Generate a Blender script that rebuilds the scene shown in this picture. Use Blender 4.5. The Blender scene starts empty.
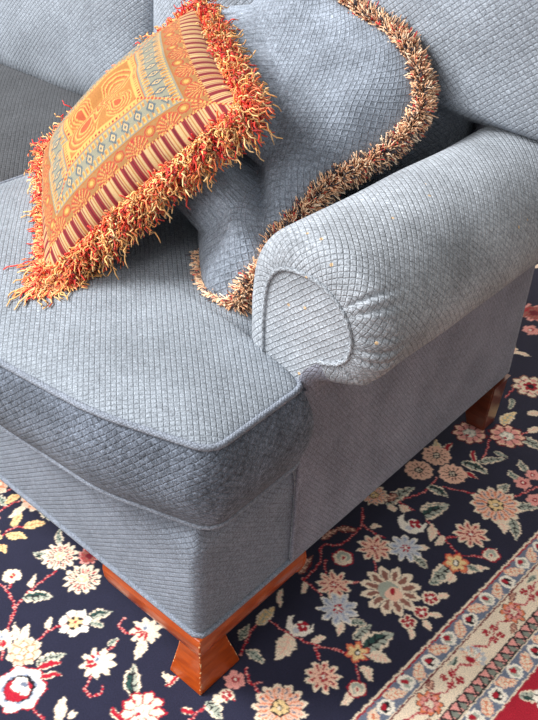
import bpy, bmesh, math, random
import numpy as np
from mathutils import Vector, Matrix, noise
PI = math.pi
col = bpy.context.scene.collection

# ------------------------------------------------------------------ helpers
def srgb(r, g, b):
    f = lambda c: (c/255/12.92) if c/255 <= .04045 else ((c/255+.055)/1.055)**2.4
    return (f(r), f(g), f(b))

def empty(name, loc, label, cat):
    o = bpy.data.objects.new(name, None); col.objects.link(o)
    o.location = loc; o.empty_display_size = .1
    o['label'] = label; o['category'] = cat
    return o

class MB:
    """collects faces with per-corner uv, welds on build"""
    def __init__(s): s.v = []; s.f = []; s.uv = []; s.mi = []; s.c = None
    def grid(s, P, UV, mi=0, wrap=False, flip=False):
        n, m = len(P), len(P[0]); b = len(s.v)
        for r in P: s.v.extend([tuple(q) for q in r])
        for i in range(n-1):
            for j in range(m-1):
                q = [(i, j), (i+1, j), (i+1, j+1), (i, j+1)]
                if flip: q.reverse()
                s.f.append([b+a*m+c for a, c in q]); s.uv.extend([UV[a][c] for a, c in q]); s.mi.append(mi)
    def face(s, pts, uvs, mi=0):
        b = len(s.v); s.v.extend([tuple(p) for p in pts]); s.f.append(list(range(b, b+len(pts)))); s.uv.extend(uvs); s.mi.append(mi)
    def box(s, x0, x1, y0, y1, z0, z1):
        P = [(x0,y0,z0),(x1,y0,z0),(x1,y1,z0),(x0,y1,z0),(x0,y0,z1),(x1,y0,z1),(x1,y1,z1),(x0,y1,z1)]
        for q in ((0,3,2,1),(4,5,6,7),(0,1,5,4),(1,2,6,5),(2,3,7,6),(3,0,4,7)):
            s.face([P[k] for k in q], [(0,0),(1,0),(1,1),(0,1)])
    def build(s, name, mats, parent=None, weld=1e-5, smooth=True, bevel=0):
        me = bpy.data.meshes.new(name); me.from_pydata(s.v, [], s.f)
        ul = me.uv_layers.new(name='UVMap')
        ul.data.foreach_set('uv', [c for q in s.uv for c in q])
        me.polygons.foreach_set('material_index', s.mi)
        for m in (mats if isinstance(mats, (list, tuple)) else [mats]): me.materials.append(m)
        bm = bmesh.new(); bm.from_mesh(me)
        if weld: bmesh.ops.remove_doubles(bm, verts=bm.verts, dist=weld)
        if bevel:
            bmesh.ops.dissolve_limit(bm, angle_limit=.02, verts=bm.verts, edges=bm.edges)
            rb = bmesh.ops.bevel(bm, geom=list(bm.edges), offset=bevel, segments=2, affect='EDGES', profile=.5)
            if isinstance(mats, list):
                for f in rb['faces']: f.material_index = 1 if f.calc_area() < 6e-4 else 0
        bmesh.ops.recalc_face_normals(bm, faces=bm.faces)
        bm.to_mesh(me); bm.free()
        if smooth: me.polygons.foreach_set('use_smooth', [True]*len(me.polygons))
        o = bpy.data.objects.new(name, me); col.objects.link(o)
        if parent: o.parent = parent
        return o

def resample(pts, step, closed=False):
    pts = [np.array(p, float) for p in pts]
    if closed: pts = pts+[pts[0]]
    d = [0]
    for a, b in zip(pts, pts[1:]): d.append(d[-1]+np.linalg.norm(b-a))
    n = max(2, int(round(d[-1]/step))); d = np.array(d); A = np.array(pts)
    t = np.linspace(0, d[-1], n+1)
    R = np.stack([np.interp(t, d, A[:, k]) for k in range(A.shape[1])], 1)
    return R[:-1] if closed else R

def catmull(pts, n=12, closed=False):
    P = [np.array(p, float) for p in pts]; out = []
    N = len(P); rng = range(N) if closed else range(N-1)
    g = (lambda k: P[k % N]) if closed else (lambda k: P[min(max(k, 0), N-1)])
    for i in rng:
        a, b, c, d = g(i-1), g(i), g(i+1), g(i+2)
        for k in range(n):
            t = k/n
            out.append(.5*((2*b)+(c-a)*t+(2*a-5*b+4*c-d)*t*t+(3*b-a-3*c+d)*t**3))
    if not closed: out.append(P[-1])
    return out

def rounded(poly):
    """poly: (x, y, r) corners -> rounded closed outline"""
    out = []; n = len(poly)
    for i in range(n):
        p = np.array(poly[i][:2]); a = np.array(poly[i-1][:2]); b = np.array(poly[(i+1) % n][:2]); r = poly[i][2]
        u = (a-p)/np.linalg.norm(a-p); w = (b-p)/np.linalg.norm(b-p)
        if r <= 0: out.append(p); continue
        ang = math.acos(max(-1, min(1, u@w))); L = min(r/math.tan(ang/2), .48*np.linalg.norm(a-p), .48*np.linalg.norm(b-p))
        A, B = p+u*L, p+w*L
        for k in range(9):
            t = k/8; out.append((1-t)**2*A+2*t*(1-t)*p+t*t*B)
    return out

def tube(mb, pts, r, sides=8, closed=False, mi=0):
    pts = [Vector(p) for p in pts]; n = len(pts); rings = []; d = 0; UV = []
    prev = None
    for i in range(n):
        a = pts[i-1] if (closed or i > 0) else pts[i]; b = pts[(i+1) % n] if (closed or i < n-1) else pts[i]
        t = (b-a).normalized() if (b-a).length > 1e-9 else Vector((0, 0, 1))
        if prev is None:
            s = t.cross(Vector((.13, .21, .97)))
            if s.length < .1: s = t.cross(Vector((1, 0, 0)))
        else: s = prev-t*prev.dot(t)
        s.normalize(); prev = s; u = t.cross(s)
        rings.append([pts[i]+(s*math.cos(q)+u*math.sin(q))*r for q in [2*PI*k/sides for k in range(sides+1)]])
        if i: d += (pts[i]-pts[i-1]).length
        UV.append([(d, k*.004) for k in range(sides+1)])
    if closed: rings.append(rings[0]); UV.append([(d+.01, k*.004) for k in range(sides+1)])
    mb.grid(rings, UV, mi)

def nz(x, y, z, s): return noise.noise(Vector((x*s, y*s, z*s)))

# ------------------------------------------------------------------ node materials
class NT:
    def __init__(s, name):
        s.m = bpy.data.materials.new(name); s.m.use_nodes = True; s.t = s.m.node_tree; s.n = s.t.nodes
        s.b = s.n['Principled BSDF']
    def new(s, ty, **k):
        n = s.n.new(ty)
        for a, v in k.items(): setattr(n, a, v)
        return n
    def link(s, a, b): s.t.links.new(a, b)
    def put(s, sock, v):
        if hasattr(v, 'is_linked') or isinstance(v, bpy.types.NodeSocket): s.link(v, sock)
        else: sock.default_value = v
    def math(s, op, a, b=0., c=None):
        n = s.new('ShaderNodeMath', operation=op); s.put(n.inputs[0], a); s.put(n.inputs[1], b)
        if c is not None: s.put(n.inputs[2], c)
        return n.outputs[0]
    def ramp(s, f, a, b):
        n = s.new('ShaderNodeMapRange', interpolation_type='SMOOTHSTEP'); s.put(n.inputs[0], f)
        n.inputs[1].default_value = a; n.inputs[2].default_value = b; return n.outputs[0]
    def lin(s, f, a, b, c, d):
        n = s.new('ShaderNodeMapRange'); s.put(n.inputs[0], f)
        for k, v in enumerate((a, b, c, d)): n.inputs[k+1].default_value = v
        return n.outputs[0]
    def noise(s, vec, scale, detail=2, rough=.5):
        n = s.new('ShaderNodeTexNoise'); n.inputs['Scale'].default_value = scale; n.inputs['Detail'].default_value = detail
        n.inputs['Roughness'].default_value = rough
        if vec is not None: s.link(vec, n.inputs['Vector'])
        return n
    def mix(s, f, a, b, mode='MIX'):
        n = s.new('ShaderNodeMix', data_type='RGBA', blend_type=mode); s.put(n.inputs[0], f)
        for k, v in ((6, a), (7, b)):
            if isinstance(v, tuple): n.inputs[k].default_value = (*v[:3], 1)
            else: s.link(v, n.inputs[k])
        return n.outputs[2]

def fabric(name, base, cw=.0125, ch=.0105, line=.55, crush=.0, patch=.18, sheen=.12, bump=.6, fleck=.5, stain=False):
    """chenille with a stitched diamond lattice; cw, ch = diamond size in metres"""
    q = NT(name); tc = q.new('ShaderNodeTexCoord'); ob = tc.outputs['Object']
    wob = q.noise(ob, 60, 2); sep = q.new('ShaderNodeSeparateXYZ'); q.link(tc.outputs['UV'], sep.inputs[0])
    wv = q.math('MULTIPLY', q.math('SUBTRACT', wob.outputs[0], .5), .0025)
    u = q.math('DIVIDE', q.math('ADD', sep.outputs[0], wv), cw); v = q.math('DIVIDE', q.math('SUBTRACT', sep.outputs[1], wv), ch)
    a = q.math('PINGPONG', q.math('ADD', u, v), .5); b = q.math('PINGPONG', q.math('SUBTRACT', u, v), .5)
    d = q.math('MINIMUM', a, b)                                   # 0 on the stitched lines
    pil = q.ramp(d, .0, .2)
    dark = q.math('SUBTRACT', 1., q.ramp(d, .01, .12)); cross = q.math('SUBTRACT', 1., q.ramp(q.math('ADD', a, b), .03, .30))
    dark = q.math('MINIMUM', 1., q.math('ADD', q.math('MULTIPLY', dark, .55), q.math('MULTIPLY', cross, .75)))
    fine = q.noise(ob, 520, 3, .7); mid = q.noise(ob, 150, 3, .65); big = q.noise(ob, 9, 4, .6)
    fl = q.lin(fine.outputs[0], .3, .7, 1-fleck, 1+fleck)
    md = q.lin(mid.outputs[0], .3, .7, 1-.22-.6*crush, 1+.22+.6*crush)
    bg = q.lin(big.outputs[0], .3, .7, 1-patch, 1+patch)
    val = q.math('MULTIPLY', q.math('MULTIPLY', fl, md), bg)
    lm = q.math('MULTIPLY', dark, q.lin(q.noise(ob, 75, 3).outputs[0], .35, .65, line*.3, line))
    val = q.math('MULTIPLY', val, q.math('SUBTRACT', 1., lm))
    hs = q.new('ShaderNodeVectorMath', operation='SCALE'); hs.inputs[0].default_value = base
    q.link(val, hs.inputs['Scale'])
    colr = hs.outputs[0]
    if stain:
        vo = q.new('ShaderNodeTexVoronoi'); vo.inputs['Scale'].default_value = 38; q.link(ob, vo.inputs['Vector'])
        sp = q.new('ShaderNodeSeparateColor'); q.link(vo.outputs['Color'], sp.inputs[0])
        m_ = q.math('MULTIPLY', q.math('LESS_THAN', vo.outputs['Distance'], .10), q.math('GREATER_THAN', sp.outputs[0], .80))
        colr = q.mix(q.math('MULTIPLY', m_, .75), colr, srgb(196, 162, 112))
    q.link(colr, q.b.inputs['Base Color'])
    q.b.inputs['Roughness'].default_value = .85; q.b.inputs['Specular IOR Level'].default_value = .15
    q.b.inputs['Sheen Weight'].default_value = sheen; q.b.inputs['Sheen Roughness'].default_value = .45
    q.b.inputs['Sheen Tint'].default_value = (.9, .94, 1, 1)
    h = q.math('ADD', q.math('MULTIPLY', pil, 1.), q.math('MULTIPLY', mid.outputs[0], .5+1.4*crush))
    h = q.math('ADD', h, q.math('MULTIPLY', fine.outputs[0], .35))
    bp = q.new('ShaderNodeBump'); bp.inputs['Strength'].default_value = bump; bp.inputs['Distance'].default_value = .0022
    q.link(h, bp.inputs['Height']); q.link(bp.outputs[0], q.b.inputs['Normal'])
    return q.m

def vcol(name, rough=.8, bump=.3, bscale=700, sheen=.1, vary=.2, bdist=.001, spec=.2):
    q = NT(name); at = q.new('ShaderNodeAttribute', attribute_name='Col'); tc = q.new('ShaderNodeTexCoord')
    n = q.noise(tc.outputs['Object'], bscale, 3, .7); n2 = q.noise(tc.outputs['Object'], 25, 3, .6)
    f = q.math('MULTIPLY', q.lin(n.outputs[0], .3, .7, 1-vary, 1+vary), q.lin(n2.outputs[0], .3, .7, .93, 1.07))
    hs = q.new('ShaderNodeVectorMath', operation='SCALE'); q.link(at.outputs['Color'], hs.inputs[0]); q.link(f, hs.inputs['Scale'])
    q.link(hs.outputs[0], q.b.inputs['Base Color'])
    q.b.inputs['Roughness'].default_value = rough; q.b.inputs['Specular IOR Level'].default_value = spec
    q.b.inputs['Sheen Weight'].default_value = sheen
    bp = q.new('ShaderNodeBump'); bp.inputs['Strength'].default_value = bump; bp.inputs['Distance'].default_value = bdist
    q.link(n.outputs[0], bp.inputs['Height']); q.link(bp.outputs[0], q.b.inputs['Normal'])
    return q.m

def wood(name, c1, c2, rough=.28, worn=False):
    q = NT(name); tc = q.new('ShaderNodeTexCoord'); mp = q.new('ShaderNodeMapping'); mp.inputs['Scale'].default_value = (1, 1, 5)
    q.link(tc.outputs['Object'], mp.inputs[0])
    n = q.noise(mp.outputs[0], 26, 5, .6); n2 = q.noise(tc.outputs['Object'], 210, 2, .5)
    c = q.mix(q.lin(n.outputs[0], .3, .7, 0, 1), c1, c2)
    if worn: c = q.mix(q.ramp(n2.outputs[0], .54, .60), c, srgb(236, 196, 146))          # rubbed, chipped arrises
    q.link(c, q.b.inputs['Base Color']); q.b.inputs['Roughness'].default_value = rough
    q.b.inputs['Coat Weight'].default_value = .3; q.b.inputs['Coat Roughness'].default_value = .15
    return q.m

def plain(name, c, rough=.8):
    q = NT(name); tc = q.new('ShaderNodeTexCoord'); n = q.noise(tc.outputs['Object'], 30, 4)
    q.link(q.mix(q.lin(n.outputs[0], .3, .7, 0, 1), tuple(k*.92 for k in c), tuple(min(1, k*1.06) for k in c)), q.b.inputs['Base Color'])
    q.b.inputs['Roughness'].default_value = rough
    return q.m

def set_col(me, C):
    a = me.color_attributes.new('Col', 'FLOAT_COLOR', 'POINT')
    L = np.ones((len(C), 4), np.float32); L[:, :3] = C
    a.data.foreach_set('color', L.ravel())

def lin3(c):
    return np.array(srgb(*c))
BLUE = srgb(128, 138, 152)
M_seat = fabric('chenille_seat', srgb(134, 142, 152), line=.34, patch=.14, cw=.0112, ch=.0096)
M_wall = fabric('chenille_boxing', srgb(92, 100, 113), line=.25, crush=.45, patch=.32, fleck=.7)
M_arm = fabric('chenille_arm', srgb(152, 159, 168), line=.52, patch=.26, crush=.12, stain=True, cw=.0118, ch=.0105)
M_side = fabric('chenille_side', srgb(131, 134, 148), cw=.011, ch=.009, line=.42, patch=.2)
M_rail = fabric('chenille_rail', srgb(122, 131, 145), cw=.013, ch=.0095, line=.45, patch=.15)
M_back = fabric('chenille_back', srgb(138, 146, 157), line=.42, patch=.16)
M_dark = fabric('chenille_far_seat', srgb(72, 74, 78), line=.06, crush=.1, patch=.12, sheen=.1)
M_cord = fabric('chenille_cord', srgb(130, 138, 152), cw=.006, ch=.006, line=.3, patch=.1)
M_blue = fabric('chenille_pillow', srgb(130, 139, 152), cw=.0135, ch=.0115, line=.26, crush=.15, patch=.28)
M_wood = wood('cherry_wood', srgb(172, 72, 8), srgb(134, 50, 6))
M_worn = wood('rubbed_cherry_wood', srgb(188, 84, 22), srgb(160, 62, 12), worn=True)
M_wood2 = wood('dark_cherry_wood', srgb(112, 50, 28), srgb(84, 34, 20))
FL=[('cdaisy', -0.3816, 0.0237, 0.0339), ('cdaisy', -0.311, 0.0181, 0.0348), ('dark', -0.3439, 0.0592, 0.0215), ('small', -0.4055, -0.0616, 0.0173), ('rosette', -0.2474, -0.0483, 0.0281), ('peony', -0.2623, -0.1392, 0.0287), ('lotus', -0.2119, -0.1845, 0.0444), ('bell', -0.1591, -0.0721, 0.0301), ('bell', -0.1488, 0.0209, 0.028), ('redros', -0.0443, -0.0801, 0.0364), ('pdaisy', 0.1205, 0.1541, 0.0319), ('bigp', 0.1062, 0.0661, 0.0446), ('pdaisy', 0.0194, 0.3119, 0.0337), ('gdaisy', 0.0571, 0.2748, 0.0379), ('comma', 0.0305, 0.2048, 0.0236), ('star', 0.1334, 0.2271, 0.023), ('tulip', 0.1737, 0.1733, 0.0158), ('pdaisy', 0.0221, 0.4307, 0.0354), ('gdaisy', 0.0637, 0.47, 0.0355), ('big', 0.1011, 0.3701, 0.0567), ('tulip', -0.0061, 0.3712, 0.0202), ('bigp', -0.0603, 0.5423, 0.0299), ('comma', 0.0372, 0.5313, 0.027), ('redsm', 0.161, 0.4042, 0.0167), ('redsm', 0.1669, 0.3675, 0.0156), ('redsm', 0.1613, 0.3354, 0.0154), ('bigp', 0.1306, 0.6858, 0.0519), ('ros2', -0.0207, 0.8407, 0.0396), ('ros2', 0.0437, 0.8889, 0.0418), ('trio', -0.0334, 0.7284, 0.0307), ('trio', -0.0355, 0.6653, 0.0301), ('trio', 0.0214, 0.7032, 0.03), ('pdaisy', 0.1349, 0.585, 0.0364), ('pinks', 0.1401, 0.7802, 0.0186), ('pinks', 0.1437, 0.816, 0.0167), ('pinks', 0.1811, 0.7528, 0.0182), ('dark2', -0.0037, 1.0875, 0.0452), ('dark', -0.1511, 1.3872, 0.0459), ('pinks', -0.1179, 1.307, 0.0236), ('star', 0.1518, 0.5038, 0.0277), ('tulip', 0.1892, 0.5651, 0.0168), ('pinks', 0.0222, 0.0545, 0.0174), ('redsm', 0.03, 0.0258, 0.0124), ('bell', -0.3065, -0.1503, 0.0226), ('cdaisy', -0.4258, -0.1227, 0.034), ('peony', -0.3116, -0.2065, 0.0346), ('pinks', -0.5467, -0.0114, 0.0185), ('bigp', -0.0918, -0.1984, 0.032), ('gdaisy', 0.0538, -0.0954, 0.0348), ('pdaisy', 0.0237, -0.1829, 0.028), ('ros2', -0.1632, 0.8625, 0.0368), ('bigp', -0.11, 0.9922, 0.0473), ('gdaisy', -0.1072, 0.3699, 0.034), ('cdaisy', -0.2402, 0.1124, 0.0319)]
LV=[(-0.392, 0.0139, -0.4223, -0.0051, 0.0196, 'g'), (-0.4026, 0.0397, -0.4341, 0.0639, 0.0146, 'g'), (-0.501, 0.0075, -0.5186, 0.04, 0.0167, 'y'), (-0.4863, 0.0214, -0.4651, 0.0554, 0.0203, 'y'), (-0.4937, -0.0129, -0.4598, 0.009, 0.0182, 'y'), (-0.5624, 0.0348, -0.5615, 0.0729, 0.0171, 'y'), (-0.4913, -0.0274, -0.5354, -0.0147, 0.0164, 'y'), (-0.4811, -0.0344, -0.4586, -0.0393, 0.0143, 'y'), (-0.3611, -0.056, -0.3776, -0.0292, 0.0104, 'c'), (-0.3533, -0.078, -0.3155, -0.0397, 0.0237, 'g'), (-0.268, -0.0877, -0.2872, -0.0673, 0.0099, 'c'), (-0.2853, -0.1305, -0.3207, -0.1152, 0.0098, 'c'), (-0.2805, -0.1261, -0.3017, -0.103, 0.013, 'c'), (-0.239, -0.0278, -0.2192, 0.0075, 0.0217, 'g'), (-0.229, -0.0295, -0.204, -0.0225, 0.0132, 'g'), (-0.2264, -0.1422, -0.2096, -0.0962, 0.0222, 'g'), (-0.2211, -0.1422, -0.2012, -0.1087, 0.0142, 'r'), (-0.2041, -0.1509, -0.1837, -0.1222, 0.0125, 'r'), (-0.1736, -0.0394, -0.1694, -0.0197, 0.0114, 'g'), (-0.1212, -0.1759, -0.1516, -0.145, 0.0181, 'c'), (-0.1176, -0.1637, -0.1156, -0.1484, 0.0135, 'c'), (-0.1407, 0.007, -0.1202, -0.0283, 0.0178, 'c'), (-0.0729, -0.072, -0.1158, -0.0343, 0.0266, 'g'), (-0.058, -0.113, -0.0833, -0.1071, 0.0106, 'r'), (-0.042, -0.0124, -0.0713, -0.0128, 0.0126, 'c'), (-0.0487, -0.0016, -0.0495, -0.0266, 0.0094, 'r'), (0.0261, -0.0012, 0.0288, 0.027, 0.0154, 'c'), (0.0169, -0.0028, 0.0548, -0.0087, 0.0214, 'g'), (0.0143, -0.0281, -0.005, -0.0391, 0.0107, 'r'), (0.0288, 0.027, 0.0462, 0.029, 0.0093, 'r'), (-0.0229, 0.1143, -0.0309, 0.1474, 0.015, 'g'), (0.0299, 0.1796, 0.0457, 0.1261, 0.0312, 'c'), (0.0679, 0.191, 0.0775, 0.2187, 0.0133, 'c'), (0.1711, 0.1637, 0.1732, 0.1328, 0.0141, 'c'), (0.14, 0.232, 0.1561, 0.3002, 0.0366, 'g'), (0.1495, 0.2356, 0.186, 0.2516, 0.0196, 'c'), (0.1165, 0.2443, 0.1195, 0.288, 0.0185, 'g'), (0.1535, 0.2138, 0.1837, 0.1996, 0.0161, 'c'), (-0.0014, 0.108, 0.0364, 0.1073, 0.0178, 'g'), (-0.0211, 0.1566, -0.0234, 0.2051, 0.0204, 'k'), (-0.0184, 0.2098, -0.0425, 0.2431, 0.0104, 'c'), (0.0824, 0.2616, 0.1134, 0.285, 0.0153, 'g'), (0.0736, 0.259, 0.0922, 0.2297, 0.0135, 'c'), (-0.0269, 0.5362, -0.0136, 0.6178, 0.026, 'g'), (-0.0241, 0.5389, -0.0018, 0.5341, 0.0157, 'c'), (-0.0154, 0.4673, -0.0002, 0.4852, 0.0115, 'c'), (0.0337, 0.5642, 0.0648, 0.6233, 0.0296, 'g'), (-0.0593, 0.4187, -0.0259, 0.4433, 0.019, 'b'), (-0.0395, 0.2888, -0.049, 0.3372, 0.0199, 'b'), (-0.0613, 0.3789, -0.0554, 0.4259, 0.0151, 'b'), (0.0808, 0.4862, 0.0972, 0.5016, 0.015, 'c'), (0.0863, 0.4648, 0.1207, 0.4553, 0.0184, 'g'), (-0.0215, 0.281, -0.0085, 0.257, 0.0123, 'c'), (0.0667, 0.5557, 0.089, 0.5141, 0.0172, 'c'), (0.1435, 0.4299, 0.1624, 0.4662, 0.018, 'g'), (0.1696, 0.4152, 0.1827, 0.4335, 0.0124, 'c'), (0.178, 0.3736, 0.199, 0.3847, 0.0138, 'c'), (0.1785, 0.3571, 0.1995, 0.3434, 0.0119, 'c'), (0.1702, 0.3271, 0.1861, 0.3093, 0.0101, 'c'), (0.0163, 0.7483, 0.076, 0.7554, 0.0272, 'g'), (0.0338, 0.7233, 0.0671, 0.7266, 0.0124, 'r'), (0.0039, 0.6384, 0.0501, 0.6396, 0.0242, 'g'), (0.0425, 0.5543, 0.0648, 0.6196, 0.0314, 'g'), (0.066, 0.9057, 0.1286, 0.8988, 0.0283, 'g'), (0.0423, 0.7689, 0.0789, 0.8209, 0.0191, 'g'), (0.0173, 0.9145, 0.0176, 0.9774, 0.0249, 'k'), (0.1661, 0.6788, 0.2051, 0.6306, 0.0252, 'g'), (0.1188, 0.7243, 0.1206, 0.7576, 0.0225, 'g'), (0.1572, 0.6557, 0.1823, 0.6298, 0.0175, 'c'), (0.1613, 0.7075, 0.1988, 0.7394, 0.0239, 'g'), (0.1319, 0.817, 0.1004, 0.8372, 0.019, 'g'), (0.1298, 0.7824, 0.0986, 0.7935, 0.0167, 'g'), (0.0361, 0.7672, 0.0135, 0.7973, 0.0128, 'r'), (-0.0263, 0.7503, -0.031, 0.7855, 0.015, 'r'), (-0.034, 0.7429, -0.0612, 0.7699, 0.0193, 'k'), (0.1475, 0.4901, 0.1399, 0.4388, 0.0327, 'g'), (0.1577, 0.4806, 0.167, 0.452, 0.0181, 'c'), (0.171, 0.493, 0.2035, 0.5364, 0.0183, 'c'), (0.1689, 0.5103, 0.1949, 0.5156, 0.0147, 'g'), (0.1885, 0.5481, 0.1886, 0.5845, 0.015, 'c'), (-0.0141, 1.0171, 0.0025, 0.9728, 0.0139, 'g'), (0.0391, 0.9884, 0.067, 1.0154, 0.0205, 'c'), (-0.0256, 0.5753, -0.0507, 0.5324, 0.0199, 'b'), (0.0707, 0.9332, 0.0883, 0.9688, 0.0178, 'c'), (-0.0069, 0.5552, 0.0299, 0.5423, 0.0176, 'c'), (0.0988, 0.5439, 0.1027, 0.5135, 0.0151, 'c'), (0.0493, 0.8228, 0.0804, 0.8267, 0.0128, 'g')]
ST=[[(-0.4974, -0.0232), (-0.4989, 0.006), (-0.4783, 0.029)], [(-0.5528, 0.0148), (-0.5528, 0.0439), (-0.5411, 0.0698)], [(-0.344, -0.1008), (-0.3563, -0.0574), (-0.3589, -0.0024)], [(-0.4058, -0.086), (-0.3813, -0.0868), (-0.344, -0.1008), (-0.3099, -0.1402), (-0.2747, -0.1721)], [(-0.3872, -0.0806), (-0.4018, -0.0642)], [(-0.2601, -0.0695), (-0.2656, -0.0855), (-0.264, -0.1106)], [(-0.1476, -0.0936), (-0.1362, -0.1166), (-0.1202, -0.1159), (-0.1154, -0.102), (-0.1224, -0.0943)], [(-0.1645, -0.0491), (-0.1676, -0.0234)], [(-0.1707, -0.1903), (-0.1364, -0.19)], [(-0.1936, 0.0119), (-0.1889, -0.003), (-0.1675, -0.002), (-0.1531, 0.0115)], [(-0.026, 0.1771), (0.0224, 0.1781), (0.0691, 0.1895), (0.1196, 0.2156)], [(0.0788, 0.188), (0.0979, 0.1747)], [(0.143, 0.2116), (0.1685, 0.1855)], [(-0.0033, 0.0933), (-0.0217, 0.1423), (-0.0257, 0.1717)], [(0.0202, 0.0822), (0.0384, 0.0695), (0.0665, 0.0643)], [(0.0444, 0.0653), (0.0559, 0.0784)], [(0.0193, -0.0415), (0.0194, -0.0074)], [(-0.0563, 0.4971), (-0.0311, 0.463), (-0.0262, 0.4188), (-0.032, 0.3897), (-0.0521, 0.3673), (-0.0308, 0.3349), (-0.0257, 0.2832)], [(-0.0311, 0.463), (-0.0051, 0.4596), (0.0203, 0.4628)], [(0.0394, 0.4076), (0.0626, 0.3786)], [(0.0368, 0.3327), (0.0549, 0.3528)], [(-0.0284, 0.2837), (0.0184, 0.2793)], [(-0.016, 0.5615), (0.0338, 0.5606), (0.0863, 0.546), (0.1378, 0.5266)], [(0.1042, 0.5422), (0.1223, 0.5662)], [(0.0275, 0.657), (0.0864, 0.6858)], [(0.0219, 0.8497), (0.037, 0.811), (0.0439, 0.7662), (0.038, 0.7439)], [(0.0045, 0.6709), (0.0075, 0.6184), (-0.0147, 0.5666)], [(0.1448, 0.7259), (0.1571, 0.7608), (0.1696, 0.7963)], [(0.1308, 0.37), (0.15, 0.388)], [(0.1528, 0.7646), (0.1431, 0.7871)], [(0.0628, 0.9117), (0.0867, 0.9814)], [(-0.0259, 1.0058), (-0.0293, 1.0546)], [(0.1511, 0.5259), (0.1875, 0.557)], [(0.0286, 0.2889), (-0.0126, 0.3266), (-0.0258, 0.3461)]]
# ------------------------------------------------------------------ the sofa
LX = -1.72                      # left end; the right front corner is the origin
sofa = empty('sofa', (0, 0, 0), 'blue-grey chenille sofa with rolled arm and cherry wood feet on the navy rug', 'sofa')

def shell(mb, outl, zs, cen, top=None, mi=0):
    """walls over an outline: zs = list of (z, outward offset)"""
    n = len(outl); O = np.array(outl); T = np.roll(O, -1, 0)-np.roll(O, 1, 0); T /= np.linalg.norm(T, axis=1)[:, None]
    N = np.stack([T[:, 1], -T[:, 0]], 1)
    if ((O-np.array(cen))*N).sum() < 0: N = -N
    arc = np.concatenate([[0], np.cumsum(np.linalg.norm(np.diff(np.vstack([O, O[:1]]), axis=0), axis=1))])
    P = []; UV = []
    for z, off in zs:
        q = O+N*off*(np.where(N[:, 1:2] < -.5, 1, .2) if off > 0 else 1); q = np.vstack([q, q[:1]])
        P.append([(a[0], a[1], z) for a in q]); UV.append([(s, z) for s in arc])
    mb.grid(P, UV, mi)
    return O, N

# base: front rail, sides and deck
base_out = resample(rounded([(LX, 0, .03), (0, 0, .014), (0, .92, .03), (LX, .92, .03)]), .012, True)
mb = MB(); cen = (LX/2, .46)
zs = [(.140+.215*k/22, .004*math.sin(PI*k/22)-(.012*(k/22-.8)/.2 if k/22 > .8 else 0)) for k in range(23)]
O, N = shell(mb, base_out, zs, cen)
ztop = zs[-1][0]; q = O+N*zs[-1][1]
mb.face([(a[0], a[1], ztop) for a in q], [(a[0], a[1]) for a in q])
base = mb.build('base', M_rail, sofa)
mb = MB(); tube(mb, [(a[0], a[1], .139) for a in O+N*.001], .0045, 8, True)
mb.build('welt_cord', M_cord, base)

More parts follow.
